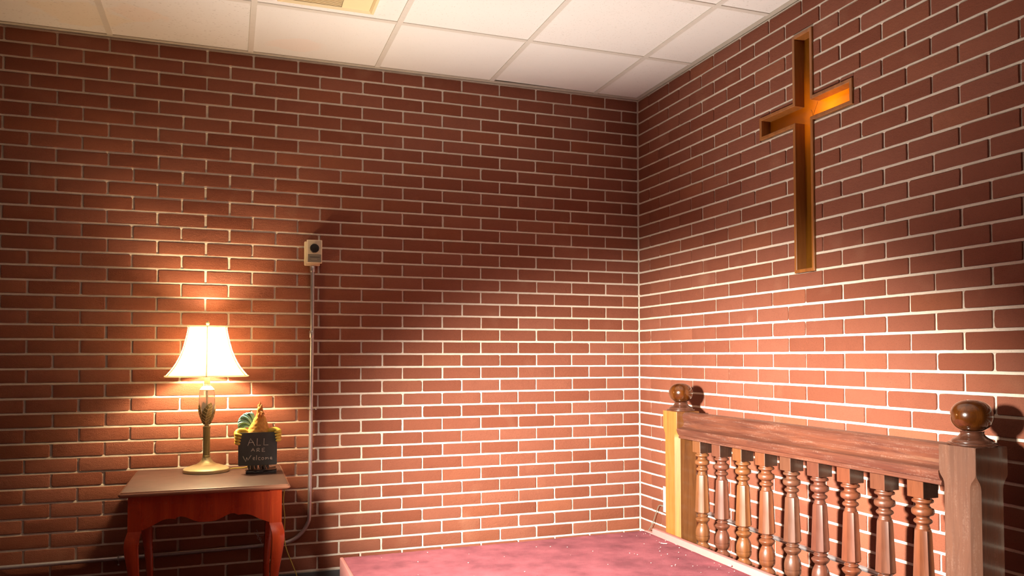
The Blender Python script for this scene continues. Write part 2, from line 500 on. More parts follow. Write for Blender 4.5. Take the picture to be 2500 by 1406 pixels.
# black cove base
bm = bmesh.new(); prof = [(0, -ZO), (-.014, -ZO), (-.008, -ZO + .008), (-.005, -ZO + .02), (-.005, -.078), (-.002, -.0735), (0, -.0735)]
prism(bm, prof, lambda p: Vector((-4.4, p[0] - .0003, p[1])), lambda p: Vector((-.0003, p[0] - .0003, p[1])))
tag(obj('baseboard_back', bm, 'rubber'), kind='structure')
bm = bmesh.new(); prism(bm, prof, lambda p: Vector((p[0] - .0003, -4.6, p[1])), lambda p: Vector((p[0] - .0003, -.0145, p[1])))
tag(obj('baseboard_right', bm, 'rubber'), kind='structure')

# ------------------------------------------------------------------ ceiling air diffuser
v = thing('ceiling_vent', (-1.79, -.88, H - .012), 'yellowed square air vent set in a ceiling tile above the table lamp', 'vent')
bm = bmesh.new(); x0, x1, y0, y1 = -2.01, -1.612, -1.10, -.652
zc = H
for (w, z) in ((0, .0),): pass
def rect_ring(bm, a, b, za, zb):
    """sloped frame between rectangle a and rectangle b (x0,x1,y0,y1)"""
    A_ = [bm.verts.new((x, y, za)) for x, y in ((a[0], a[2]), (a[1], a[2]), (a[1], a[3]), (a[0], a[3]))]
    B_ = [bm.verts.new((x, y, zb)) for x, y in ((b[0], b[2]), (b[1], b[2]), (b[1], b[3]), (b[0], b[3]))]
    for k in range(4): bm.faces.new((A_[k], A_[(k + 1) % 4], B_[(k + 1) % 4], B_[k]))
ins = lambda r, d: (r[0] + d, r[1] - d, r[2] + d, r[3] - d)
r0 = (x0, x1, y0, y1)
rect_ring(bm, r0, ins(r0, .004), zc - .0035, zc - .016); rect_ring(bm, ins(r0, .004), ins(r0, .016), zc - .016, zc - .020)
rect_ring(bm, ins(r0, .016), ins(r0, .024), zc - .020, zc - .011); rect_ring(bm, r0, ins(r0, .024), zc - .0035, zc - .0035)
obj('frame', bm, 'ventcream', parent=v, smooth=False)
bm = box(bmesh.new(), -1.752, x1 - .025, y0 + .025, y1 - .025, zc - .0125, zc - .0095, .001, 1)
obj('blank_panel', bm, 'ventcream', parent=v, smooth=False)
bm = box(bmesh.new(), x0 + .025, -1.753, y0 + .025, y1 - .025, zc - .006, zc - .0045)
obj('backing', bm, 'ventdark', parent=v, smooth=False)
bm = bmesh.new(); yy = y0 + .03
while yy < y1 - .03:
    box(bm, x0 + .026, -1.754, yy, yy + .0035, zc - .0125, zc - .0065); yy += .0085
obj('louver', bm, 'ventcream', parent=v, smooth=False)

# ------------------------------------------------------------------ wall cross (box-framed recess)
cr = thing('wall_cross', (.04, -1.377, 1.302), 'large wooden cross set as a deep box frame into the right brick wall', 'cross')
def cross_outline(d, e=0):
    (a0, a1, c0, c1), (b0, b1, d0, d1) = CROSS
    a0 += d; a1 -= d; c0 += d; c1 -= d; b0 += d; b1 -= d; d0 += d; d1 -= d
    return [(a0, c0), (a1, c0), (a1, d0), (b1, d0), (b1, d1), (a1, d1), (a1, c1), (a0, c1), (a0, d1), (b0, d1), (b0, d0), (a0, d0)]
bm = bmesh.new()
o0, o1 = cross_outline(.0015), cross_outline(.0155)
DEP = .042
def loopv(o_, x): return [bm.verts.new((x, -s, z)) for s, z in o_]
A0 = loopv(o0, DEP); A1 = loopv(o0, -.0050); A1b = loopv(cross_outline(.0035), -.0068); B1b = loopv(cross_outline(.0135), -.0068); B1 = loopv(o1, -.0050); B0 = loopv(o1, DEP)
seq = [A0, A1, A1b, B1b, B1, B0]
for a, b in zip(seq, seq[1:] + seq[:1]):
    for k in range(12): bm.faces.new((a[k], a[(k + 1) % 12], b[(k + 1) % 12], b[k]))
obj('frame', bm, 'crossframe', parent=cr, smooth=False)
bm = bmesh.new(); prism(bm, cross_outline(.0020), lambda p: Vector((DEP + .0003, -p[0], p[1])), lambda p: Vector((DEP + .006, -p[0], p[1])))
obj('back_panel', bm, 'crossback', parent=cr, smooth=False)
bm = bmesh.new(); oc = cross_outline(.002)
fr = [bm.verts.new((DEP + .0063, -s_, z_)) for s_, z_ in oc]; bk = [bm.verts.new((.16, -s_, z_)) for s_, z_ in oc]
for k in range(12): bm.faces.new((fr[k], fr[(k + 1) % 12], bk[(k + 1) % 12], bk[k]))
bm.faces.new(bk)
obj('light_box', bm, 'boxpaint', parent=cr, smooth=False)
bm = bmesh.new()
for pts in ([(-1.372, 1.968), (-1.380, 1.955), (-1.384, 1.938)], [(-1.384, 1.938), (-1.392, 1.955), (-1.405, 1.975), (-1.412, 1.99)]):
    tube(bm, [(DEP - .0004, y, z) for y, z in pts], .0006, 6)
tag(obj('crack', bm, 'black', parent=cr), 'dark hairline crack')

# ------------------------------------------------------------------ carpeted platform
PZ = .12
pl = thing('carpeted_platform', (-.98, -1.5, -ZO), 'low rose carpeted platform with pink edges in front of the wooden railing', 'platform')
bm = box(bmesh.new(), -1.715, -.265, -2.60, -.553, -ZO, PZ - .012)
obj('base', bm, 'pinkpaint', parent=pl, smooth=False)
bm = bmesh.new(); box(bm, -1.730, -1.7155, -2.60, -.546, -ZO, PZ - .001, .003, 2)
obj('side_board', bm, 'pinkpaint', parent=pl)
bm = bmesh.new(); box(bm, -.2645, -.240, -2.60, -.598, -ZO, PZ + .024, .003, 2); box(bm, -.2646, -.2401, -.5978, -.516, -ZO, PZ - .001, .002, 2)
obj('edge_strip', bm, 'pinkpaint', parent=pl)
# carpet: pillowed sheet with fuzz bump
bm = bmesh.new(); nx, ny = 90, 120
X0, X1, Y0, Y1 = -1.7150, -.2648, -2.60, -.5465
top = []
for j in range(ny + 1):
    row = []
    for i in range(nx + 1):
        x = X0 + (X1 - X0) * i / nx; Y1 = -.5450 + .030 * i / nx; y = Y0 + (Y1 - Y0) * j / ny
        e = min(x - X0, X1 - x, Y1 - y); z = PZ - .004 * max(0, 1 - e / .012) ** 2
        z += .0016 * sin(x * 9 + y * 5) * sin(y * 11 - x * 4) * min(1, e / .1)
        row.append(bm.verts.new((x, y + (rnd.uniform(-.0015, .0015) if j == ny else 0), z + rnd.uniform(-.0005, .0005))))
    top.append(row)
for j in range(ny):
    for i in range(nx): bm.faces.new((top[j][i], top[j][i + 1], top[j + 1][i + 1], top[j + 1][i]))
bl = [bm.verts.new((v.co.x, v.co.y, PZ - .0115)) for v in top[ny]]
for i in range(nx): bm.faces.new((top[ny][i], top[ny][i + 1], bl[i + 1], bl[i]))
obj('carpet', bm, 'carpet', parent=pl, angle=60)
# crumbs on the carpet (nobody could count the specks)
bm = bmesh.new(); Rc = random.Random(3)
for k in range(75):
    x = Rc.uniform(-1.6, -.28); y = Rc.uniform(-1.55, -.6); s = Rc.uniform(.0008, .0020)
    if Rc.random() < .5: x = -.28 - abs(Rc.gauss(0, .12))
    b = bmesh.new(); bmesh.ops.create_icosphere(b, subdivisions=1, radius=s)
    for v_ in b.verts: v_.co = Vector((v_.co.x * Rc.uniform(1, 2.2), v_.co.y, v_.co.z * .6)) + Vector((x, y, PZ + .0042))
    merge(bm, b)
tube(bm, [(-.335, -.80, PZ + .0045), (-.330, -.815, PZ + .005), (-.315, -.82, PZ + .0045)], .0014, 6)
b = bmesh.new(); bmesh.ops.create_icosphere(b, subdivisions=2, radius=.006)
for v_ in b.verts: v_.co = Vector((v_.co.x, v_.co.y * 1.6, v_.co.z * .5)) + Vector((-.275, -1.24, PZ + .0062))
merge(bm, b)
tag(obj('lint_crumbs', bm, 'crumb'), 'pale crumbs and lint scattered over the rose carpet', 'lint', kind='stuff')

# ------------------------------------------------------------------ wooden railing
XC = -.1505; PW = .0615
rail = thing('altar_railing', (XC, -1.46, -ZO), 'turned wooden altar railing with ball-topped posts along the right brick wall', 'railing')
PTOP = .7075
def newel(yc, mat, tint):
    bm = bmesh.new()
    w = PW; ch = .020
    def sq(z, c):
        p = []
        for sx, sy in ((1, 1), (-1, 1), (-1, -1), (1, -1)):
            a = (XC + sx * w, yc + sy * (w - c)); b = (XC + sx * (w - c), yc + sy * w)
            p += [a, b] if sx * sy > 0 else [b, a]
        return [Vector((x, y, z)) for x, y in p]
    e = .0012
    zs = [(-ZO, e), (-.10, e), (-.085, ch * .5), (-.07, ch), (.585, ch), (.598, ch * .92), (.608, ch * .72), (.616, ch * .42), (.624, ch * .15), (.632, e), (PTOP - .002, e), (PTOP, e + .002)]
    sweep_rings(bm, [sq(z, c) for z, c in zs])
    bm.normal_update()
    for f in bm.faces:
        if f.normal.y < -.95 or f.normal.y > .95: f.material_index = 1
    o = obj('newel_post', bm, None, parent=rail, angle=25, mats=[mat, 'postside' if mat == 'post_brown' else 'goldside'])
    # cap disc, neck and ball
    bm = bmesh.new()
    pr = [(.0001, PTOP + .0002), (.0625, PTOP + .0002), (.0655, PTOP + .003), (.0655, PTOP + .006), (.063, PTOP + .0085), (.055, PTOP + .010), (.0545, PTOP + .013)]
    pr += smooth_prof([(.0535, PTOP + .0145), (.050, PTOP + .018), (.040, PTOP + .0235), (.033, PTOP + .030), (.0305, PTOP + .036), (.0325, PTOP + .040)], 4) + [(.033, PTOP + .0415), (.0001, PTOP + .0415)]
    lathe(bm, pr, XC, yc, n=64, cap=False)
    cap = obj('finial_base', bm, 'cap', parent=o, angle=30)
    bm = bmesh.new(); zc_ = .7925; a_, b_ = .0565, .0465
    pr = [(max(.0001, a_ * abs(cos(t)) ** .86), zc_ + b_ * math.copysign(abs(sin(t)) ** .95, sin(t))) for t in [(-pi / 2 + pi * k / 36) for k in range(37)]]
    pr = [p for p in pr if p[1] > PTOP + .0418]
    lathe(bm, pr, XC, yc, n=64, cap=True)
    obj('ball', bm, 'ball', parent=o, angle=60)
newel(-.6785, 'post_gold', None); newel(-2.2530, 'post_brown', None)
# handrail: ogee section swept along y
half = [(.000, .7065), (.012, .7060), (.0215, .7025), (.0285, .6955), (.0310, .6860), (.0295, .6760), (.0250, .6660), (.0228, .6570), (.0245, .6470), (.0300, .6395), (.0390, .6350), (.0500, .6325),
        (.0600, .6312), (.0600, .6306), (.0618, .6285), (.0622, .6240), (.0612, .6180), (.0585, .6090), (.0545, .6020), (.0500, .5990), (.0500, .5955), (.0515, .5930), (.0515, .5870), (.0490, .5850)]
outl = [(x, z) for x, z in half] + [(-x, z) for x, z in half[::-1][0:]][:-1]
bm = bmesh.new(); prism(bm, outl, lambda p: Vector((XC + p[0], -2.1905, p[1])), lambda p: Vector((XC + p[0], -.7405, p[1])))
obj('handrail', bm, 'rail', parent=rail, angle=20)
# lower rail
bm = box(bmesh.new(), XC - .045, XC + .045, -2.1905, -.7405, -.01, .055, .004, 2)
obj('bottom_rail', bm, 'rail', parent=rail)
def baluster_mesh():
    bm = bmesh.new(); hs = .0310; N = 48
    box(bm, -hs, hs, -hs, hs, .529, .5848, .0012, 1)
    up = smooth_prof([(.0205, .4295), (.0205, .434), (.0180, .440), (.0185, .4455), (.0225, .4480)], 4) + smooth_prof([(.0225, .4482), (.0262, .4515), (.0268, .4560), (.0240, .4605), (.0195, .4630)], 4) \
        + smooth_prof([(.0190, .4635), (.0185, .4670), (.0200, .4700), (.0225, .4715)], 3) + smooth_prof([(.0230, .4718), (.0305, .4765), (.0330, .4850), (.0305, .4935), (.0235, .4975)], 5) \
        + smooth_prof([(.0230, .4978), (.0200, .5020), (.0200, .5070), (.0235, .5110)], 4) + smooth_prof([(.0240, .5113), (.0300, .5135), (.0312, .5175), (.0300, .5215), (.0260, .5240)], 4) + [(.0255, .5290)]
    lathe(bm, up, 0, 0, n=N)
    # eight-sided tapered and hollowed shaft
    def octo(r, z, hollow=0):
        p = []
        for k in range(8):
            for t in range(5):
                a0 = pi / 8 + k * pi / 4; a1 = a0 + pi / 4; f = t / 5
                x = r * ((1 - f) * cos(a0) + f * cos(a1)); y = r * ((1 - f) * sin(a0) + f * sin(a1))
                q = 1 - hollow * 4 * f * (1 - f) / max(r, .001)
                p.append(Vector((x * q, y * q, z)))
        return p
    sweep_rings(bm, [octo(.0215, .4305), octo(.0250, .4270, .0008), octo(.0262, .4220, .0013), octo(.0300, .340, .0013), octo(.0335, .2660, .0013), octo(.0335, .2620, .0008), octo(.0250, .2555), octo(.018, .2550)])
    lo = smooth_prof([(.0280, .1000), (.0310, .1015), (.0322, .1045), (.0310, .1085), (.0260, .1150), (.0205, .1215), (.0200, .1260)], 4) \
        + [(.0215, .1265), (.0215, .1290)] + smooth_prof([(.0225, .1295), (.0275, .1350), (.0305, .1440), (.0310, .1535)], 5) + [(.0285, .1545), (.0285, .1560), (.0310, .1568)] \
        + smooth_prof([(.0312, .1580), (.0312, .1720), (.0290, .1860), (.0245, .1980), (.0200, .2070), (.0195, .2110)], 5) \
        + smooth_prof([(.0205, .2130), (.0270, .2195), (.0315, .2270), (.0310, .2310), (.0240, .2370), (.0200, .2400)], 4) + smooth_prof([(.0200, .2405), (.0240, .2430), (.0245, .2465), (.0210, .2495), (.0190, .2510), (.0200, .2560)], 4)
    lathe(bm, lo, 0, 0, n=N)
    box(bm, -hs, hs, -hs, hs, .0553, .1002, .0012, 1)
    return bm
tints = [(1.25, 1.15, .75), (.95, .78, .80), (1.30, 1.15, .70), (1.20, .95, .72), (.85, .80, .80), (.80, .62, .66), (1.0, .72, .62), (.80, .66, .62), (1.0, .74, .55)]
b0 = None
for i in range(9):
    yc = -.8818 - .15256 * i + .031
    if b0 is None:
        bm = baluster_mesh(); bmesh.ops.translate(bm, verts=bm.verts, vec=(-.1475, yc, 0))
        bm.normal_update()
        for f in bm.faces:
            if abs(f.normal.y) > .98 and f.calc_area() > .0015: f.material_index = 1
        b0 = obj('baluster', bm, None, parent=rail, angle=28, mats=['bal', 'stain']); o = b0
    else:
        o = b0.copy(); C.objects.link(o); o.parent = rail; o.location = b0.location + Vector((0, -.15256 * i, 0))
    o.color = (*tints[i], 1)
b0_lab = None

# ------------------------------------------------------------------ side table
TZ = .458
tb = thing('side_table', (-2.254, -.357, -ZO), 'cherry red side table with scalloped apron and cabriole legs against the back wall', 'table')
tx0, tx1, ty0, ty1 = -2.566, -1.942, -.676, -.030
def rrect(x0, x1, y0, y1, r, z, n=5):
    p = []
    for cx, cy, a0 in ((x1 - r, y1 - r, 0), (x0 + r, y1 - r, pi / 2), (x0 + r, y0 + r, pi), (x1 - r, y0 + r, 3 * pi / 2)):
        for k in range(n + 1):
            a = a0 + pi / 2 * k / n; p.append(Vector((cx + r * cos(a), cy + r * sin(a), z)))
    return p
bm = bmesh.new()
pr = [(.020, TZ - .0225), (.014, TZ - .0222), (.010, TZ - .0200), (.004, TZ - .0180), (.0010, TZ - .0150), (.0000, TZ - .0115), (.0008, TZ - .0080), (.0035, TZ - .0055), (.0060, TZ - .0048), (.0070, TZ - .0020), (.0090, TZ - .0003), (.012, TZ)]
sweep_rings(bm, [rrect(tx0 + d, tx1 - d, ty0 + d, ty1 - d, .010, z) for d, z in pr])
bm.normal_update()
for f in bm.faces:
    if abs(f.normal.z) < .97: f.material_index = 1
obj('tabletop', bm, None, parent=tb, angle=40, mats=['cherrytop', 'edge'])
lx = [-2.510, -1.998]; ly = [-.633, -.075]; lw = .0235
# aprons
hp = [(0, .3257), (.015, .3262), (.03, .328), (.045, .333), (.06, .340), (.075, .3475), (.088, .3515), (.100, .3520), (.109, .3485), (.115, .3435), (.122, .3450), (.135, .3462), (.150, .3450), (.165, .3400), (.18, .332), (.195, .3235), (.212, .3150), (.2325, .3080)]
cx = (lx[0] + lx[1]) / 2
def apron_outline(c, hw, s=1.):
    pts = [(c + d * s, z) for d, z in hp if d * s <= hw]
    pts = pts[:-1] + [(c + hw, hp[-1][1])]
    left = [(2 * c - x, z) for x, z in pts[::-1]][:-1]
    return left + pts + [(c + hw, TZ - .0228), (c - hw, TZ - .0228)]
hw = (lx[1] - lx[0]) / 2 - lw - .0002
for y in (ly[0] - .012, ly[1] + .002):
    bm = bmesh.new(); prism(bm, apron_outline(cx, hw), lambda p: Vector((p[0], y - .004, p[1])), lambda p: Vector((p[0], y + .014, p[1])))
    obj('apron', bm, 'cherry', parent=tb, angle=30)
cy = (ly[0] + ly[1]) / 2; hy = (ly[1] - ly[0]) / 2 - lw - .0002
for x in (lx[0] - .014, lx[1] - .004):
    bm = bmesh.new(); prism(bm, apron_outline(cy, hy, hy / .2325), lambda p: Vector((x, p[0], p[1])), lambda p: Vector((x + .018, p[0], p[1])))
    obj('apron', bm, 'cherry', parent=tb, angle=30)
# cabriole legs
for X in lx:
    for Y in ly:
        ox = -1 if X < cx else 1; oy = -1 if Y < cy else 1
        def sec(z, off, w, r):
            """rounded square section of half width w, shifted outwards along the diagonal"""
            c = Vector((X + ox * off, Y + oy * off, z)); p = []
            for k in range(24):
                a = 2 * pi * k / 24; ca, sa = cos(a), sin(a)
                m = 1 / max(abs(ca), abs(sa)); q = (1 - r) * m + r * 1.06
                p.append(c + Vector((ca * w * q, sa * w * q, 0)))
            return p
        rows = [(-ZO, .012, .012, 1), (-ZO + .004, .012, .021, 1), (-ZO + .014, .012, .0235, 1), (-ZO + .024, .010, .021, 1), (-.135, .004, .0155, .9), (-.105, -.005, .0125, .85), (-.05, -.009, .0130, .8), (.02, -.008, .0145, .7),
                (.09, -.003, .0170, .6), (.15, .003, .0200, .5), (.20, .008, .0230, .45), (.240, .011, .0250, .4), (.268, .0095, .0258, .3), (.290, .0045, .0250, .15), (.303, .0008, .0238, .03), (.3065, 0, .0232, 0), (.3085, 0, .0235, 0), (TZ - .0230, 0, .0235, 0)]
        # densify
        rr = smooth_prof(rows, 3); rr = [q for q in rr if q[0] <= TZ - .0229]
        bm = bmesh.new(); sweep_rings(bm, [sec(*q) for q in rr])
        if Y > cy:
            for vv in bm.verts:
                if vv.co.y > -.021: vv.co.y = -.021
        obj('leg', bm, 'cherry', parent=tb, angle=50)

# ------------------------------------------------------------------ table lamp
LX, LY = -2.269, -.190
la = thing('table_lamp', (LX, LY, TZ), 'lit brass table lamp with ivory bell shade and glass stem on the side table', 'lamp')
bm = bmesh.new()
pr = [(.0001, TZ + .0002), (.0935, TZ + .0002), (.0962, TZ + .002), (.0965, TZ + .0125), (.0950, TZ + .0150)]
for k, (r, z) in enumerate([(.0880, .0190), (.0850, .0198), (.0800, .0225), (.0770, .0228), (.0700, .0262), (.0665, .0265), (.0590, .0300), (.0550, .0302), (.0480, .0330), (.0430, .0345)]): pr.append((r, TZ + z))
pr += smooth_prof([(.0400, TZ + .0365), (.0300, TZ + .0430), (.0220, TZ + .0520), (.0185, TZ + .0600), (.0175, TZ + .0650)], 5)
lathe(bm, pr + [(.0001, TZ + .0652)], LX, LY, n=72, cap=False)
obj('base', bm, 'brass', parent=la, angle=28)
bm = bmesh.new()
fl = lambda a, r, z: r * (1 - .045 * (.5 + .5 * cos(28 * a))) if r > .0142 and TZ + .074 < z < TZ + .192 else r
lathe(bm, [(.0155, TZ + .0654), (.0165, TZ + .067), (.0165, TZ + .070), (.0150, TZ + .0715), (.0150, TZ + .0745), (.0150, TZ + .0750), (.0150, TZ + .1910), (.0150, TZ + .1915), (.0163, TZ + .1935), (.0163, TZ + .1990), (.0140, TZ + .2010), (.0105, TZ + .2025), (.0090, TZ + .2065)], LX, LY, n=112, poly=fl)
obj('column', bm, 'brass_dk', parent=la, angle=40)
gp = smooth_prof([(.0085, .2067), (.0120, .2120), (.0190, .2260), (.0260, .2460), (.0315, .2700), (.0338, .2950), (.0342, .3200), (.0325, .3480), (.0310, .3600)], 6)
def grad(z):
    for (r0, z0), (r1, z1) in zip(gp, gp[1:]):
        if z0 <= z <= z1: return r0 + (r1 - r0) * (z - z0) / max(1e-6, z1 - z0)
    return gp[0][0] if z < gp[0][1] else gp[-1][0]
bm = bmesh.new(); inner = [(max(.002, r - .0022), z + (.002 if i == 0 else 0)) for i, (r, z) in enumerate(gp)][::-1]
lathe(bm, [(r, TZ + z) for r, z in gp + inner], LX, LY, n=56, cap=False)
bm.faces.ensure_lookup_table()
obj('glass_stem', bm, 'glass', parent=la, angle=60)
bm = bmesh.new(); tube(bm, [(LX, LY, TZ + .210), (LX, LY, TZ + .366)], .0042, 14)
obj('inner_rod', bm, 'brass', parent=la)
bm = bmesh.new()
lathe(bm, [(.0312, TZ + .3603), (.0318, TZ + .3625), (.0305, TZ + .3650)] + smooth_prof([(.0290, TZ + .3665), (.0235, TZ + .3740), (.0165, TZ + .3800), (.0140, TZ + .3830)], 4) + [(.0150, TZ + .3840), (.0150, TZ + .3860), (.0128, TZ + .3870), (.0128, TZ + .4450), (.0115, TZ + .4480)], LX, LY, n=40)
obj('cap_and_neck', bm, 'brass', parent=la, angle=35)
# brass leaves hugging the glass
for k in range(4):
    a0 = radians(-104 + 90 * k); bm = bmesh.new(); lean = .75
    nz, nt = 16, 9; zb, zt = .2080, .3080 if k % 2 == 0 else .300
    g = []
    for i in range(nz + 1):
        f = i / nz; z = zb + (zt - zb) * f
        wid = (1.05 * sin(pi * min(1, f * .88 + .12)) ** .7 + .25 * (1 - f)) * (1 if f < .97 else .2)
        row = []
        for j in range(nt + 1):
            t = -1 + 2 * j / nt; a = a0 + lean * (f ** 1.4) + t * wid * .62
            vein = .0014 * abs(cos((f * 6.5 - abs(t) * 1.6) * pi)) + .0012 * (1 if abs(t) < .12 else 0)
            r = grad(z) + .0012 + vein
            row.append((r, a, z))
        g.append(row)
    front = [[bm.verts.new((LX + r * cos(a), LY + r * sin(a), TZ + z)) for r, a, z in row] for row in g]
    back = [[bm.verts.new((LX + (grad(z) + .0003) * cos(a), LY + (grad(z) + .0003) * sin(a), TZ + z)) for r, a, z in row] for row in g]
    for i in range(nz):
        for j in range(nt):
            bm.faces.new((front[i][j], front[i][j + 1], front[i + 1][j + 1], front[i + 1][j])); bm.faces.new((back[i][j], back[i + 1][j], back[i + 1][j + 1], back[i][j + 1]))
        bm.faces.new((front[i][0], front[i + 1][0], back[i + 1][0], back[i][0])); bm.faces.new((front[i][nt], back[i][nt], back[i + 1][nt], front[i + 1][nt]))
    for j in range(nt):
        bm.faces.new((front[0][j], back[0][j], back[0][j + 1], front[0][j + 1])); bm.faces.new((front[nz][j], front[nz][j + 1], back[nz][j + 1], back[nz][j]))
    lf = obj('leaf', bm, 'brass_dk', parent=la, angle=30)
    vb = bmesh.new()
    def lp(f, t):
        z = zb + (zt - zb) * f
        wid = (1.05 * sin(pi * min(1, f * .88 + .12)) ** .7 + .25 * (1 - f))
        a = a0 + lean * (f ** 1.4) + t * wid * .62; r = grad(z) + .0034
        return (LX + r * cos(a), LY + r * sin(a), TZ + z)
    tube(vb, [lp(i / 12, 0) for i in range(12)], [.0012] * 11 + [.0006], 6)
    for q in range(6):
        f0 = .10 + q * .14
        for sg in (-1, 1): tube(vb, [lp(f0 + .16 * u * (1 - f0 * .4), sg * .93 * u) for u in (0, .25, .5, .75, 1)], [.0010, .0010, .0009, .0008, .0005], 6)
    obj('vein', vb, 'brass', parent=lf)
# shade: six-panelled bell
SZ0, SZ1 = .882, 1.100
view = atan2(-3.983 - LY, -2.182 - LX)
A6 = view - radians(1)
bell = smooth_prof([(.1855, SZ0), (.1790, SZ0 + .006), (.1500, SZ0 + .040), (.1270, SZ0 + .078), (.1110, SZ0 + .115), (.0980, SZ0 + .160), (.0890, SZ0 + .200), (.0870, SZ1)], 5)
def six(a, r, z):
    d = (a - A6 + pi / 6) % (pi / 3) - pi / 6
    d = abs(d)                       # 0 at a rib
    hexr = r * cos(pi / 6) / cos(pi / 6 - d)
    return .45 * hexr + .55 * r
bm = bmesh.new()
lathe(bm, bell, LX, LY, n=120, poly=six, cap=False)
sh = obj('shade', bm, 'shade', parent=la, angle=60)
sh.data.materials[0].use_backface_culling = False
bm = bmesh.new()
for k in range(6):
    a = A6 + k * pi / 3
    tube(bm, [(LX + (six(a, r, z) + .0008) * cos(a), LY + (six(a, r, z) + .0008) * sin(a), z) for r, z in bell], .0024, 8, flat=1.)
for r, z in (bell[0], bell[-1]):
    n = 96; pts = [(LX + six(2 * pi * k / n, r, z) * cos(2 * pi * k / n), LY + six(2 * pi * k / n, r, z) * sin(2 * pi * k / n), z) for k in range(n + 1)]
    tube(bm, pts, .0028, 8)
obj('shade_piping', bm, 'piping', parent=la, angle=60)
# spider, harp and finial
bm = bmesh.new()
for k in range(3):
    a = A6 + pi / 6 + k * 2 * pi / 3; tube(bm, [(LX, LY, SZ1 + .001), (LX + .04 * cos(a), LY + .04 * sin(a), SZ1 - .004), (LX + .084 * cos(a), LY + .084 * sin(a), SZ1 - .001)], .0016, 6)
tube(bm, [(LX, LY - .010, TZ + .446), (LX, LY - .045, TZ + .50), (LX, LY - .048, TZ + .57), (LX, LY - .02, TZ + .635), (LX, LY, TZ + .642), (LX, LY + .02, TZ + .635), (LX, LY + .048, TZ + .57), (LX, LY + .045, TZ + .50), (LX, LY + .010, TZ + .446)], .0016, 6, smooth=4)
obj('harp', bm, 'brass', parent=la)
bm = bmesh.new()
lathe(bm, [(.003, SZ1 + .0005), (.0055, SZ1 + .002), (.0055, SZ1 + .004), (.003, SZ1 + .006), (.0060, SZ1 + .010), (.0078, SZ1 + .0155), (.0068, SZ1 + .021), (.0035, SZ1 + .0255), (.0012, SZ1 + .028)], LX, LY, n=24)
obj('finial', bm, 'brass', parent=la)
BZ = 1.005
bm = bmesh.new()
lathe(bm, [(.0001, BZ - .058), (.013, BZ - .058), (.0130, BZ - .040)] + smooth_prof([(.0140, BZ - .038), (.020, BZ - .022), (.029, BZ), (.027, BZ + .018), (.014, BZ + .030), (.0001, BZ + .033)], 5), LX, LY, n=32, cap=False)
mb = NT('lit_bulb'); mb.set(Base_Color=(1, .9, .75), Roughness=.4, Emission_Color=(1, .74, .43), Emission_Strength=1000.)
obj('bulb', bm, mb.m, parent=la)

# lamp cord
cd = bmesh.new()
tube(cd, [(LX + .1005, LY + .02, TZ + .0050), (-2.150, -.158, TZ + .006), (-2.115, -.140, TZ + .0032), (-2.075, -.075, TZ + .0032), (-2.055, -.040, TZ + .0030), (-2.045, -.019, TZ - .004), (-2.030, -.014, TZ - .04), (-1.970, -.013, .405), (-1.925, -.016, .36), (-1.928, -.024, .28), (-1.922, -.032, .20), (-1.924, -.040, .12), (-1.915, -.066, .06), (-1.885, -.064, -.02), (-1.865, -.062, -.08), (-1.86, -.060, -ZO + .003)], .0024, 8, smooth=6)
tag(obj('lamp_cord', cd, 'ycord'), 'thin gold lamp cord crossing the table and hanging down its right side', 'cord')

# ------------------------------------------------------------------ rooster with chalkboard
RX, RY = -2.054, -.315
ro = thing('rooster_sign', (RX, RY + .03, TZ), 'painted resin rooster holding a small chalkboard on the side table', 'figurine')
k_ = .000255
def bp(cx_, cz_, out=0.):       # crop pixels of the board to world
    return Vector((-2.1375 + (cx_ - 145) * k_, RY - out, .4925 + (1175 - cz_) * .000267))
bm = bmesh.new()
def slab(x0, x1, y0, y1, z0, z1): box(bm, x0, x1, y0, y1, z0, z1, .003, 2)
# rocky plinth
b = bmesh.new(); box(b, -2.105, -1.978, RY - .020, RY + .062, TZ + .0004, TZ + .017, 0)
bmesh.ops.subdivide_edges(b, edges=b.edges[:], cuts=6, use_grid_fill=True)
for v_ in b.verts:
    if v_.co.z > TZ + .004: v_.co += Vector((rnd.gauss(0, .0014), rnd.gauss(0, .0014), rnd.gauss(0, .0012)))
obj('plinth', b, 'darkresin', parent=ro, angle=20)
# feet
bm = bmesh.new()
for fx in (-2.078, -2.030):
    for q in range(3):
        x = fx + (q - 1) * .015
        tube(bm, [(x, RY + .014, TZ + .026), (x, RY + .002, TZ + .030), (x + .001, RY - .008, TZ + .027), (x + .001, RY - .0125, TZ + .0185)], [.005, .0068, .0055, .0022], 8, smooth=3)
    tube(bm, [(fx, RY + .018, TZ + .0175), (fx, RY + .022, TZ + .034), (fx, RY + .030, TZ + .075)], [.009, .0085, .012], 10, smooth=3)
obj('feet', bm, 'darkresin', parent=ro)
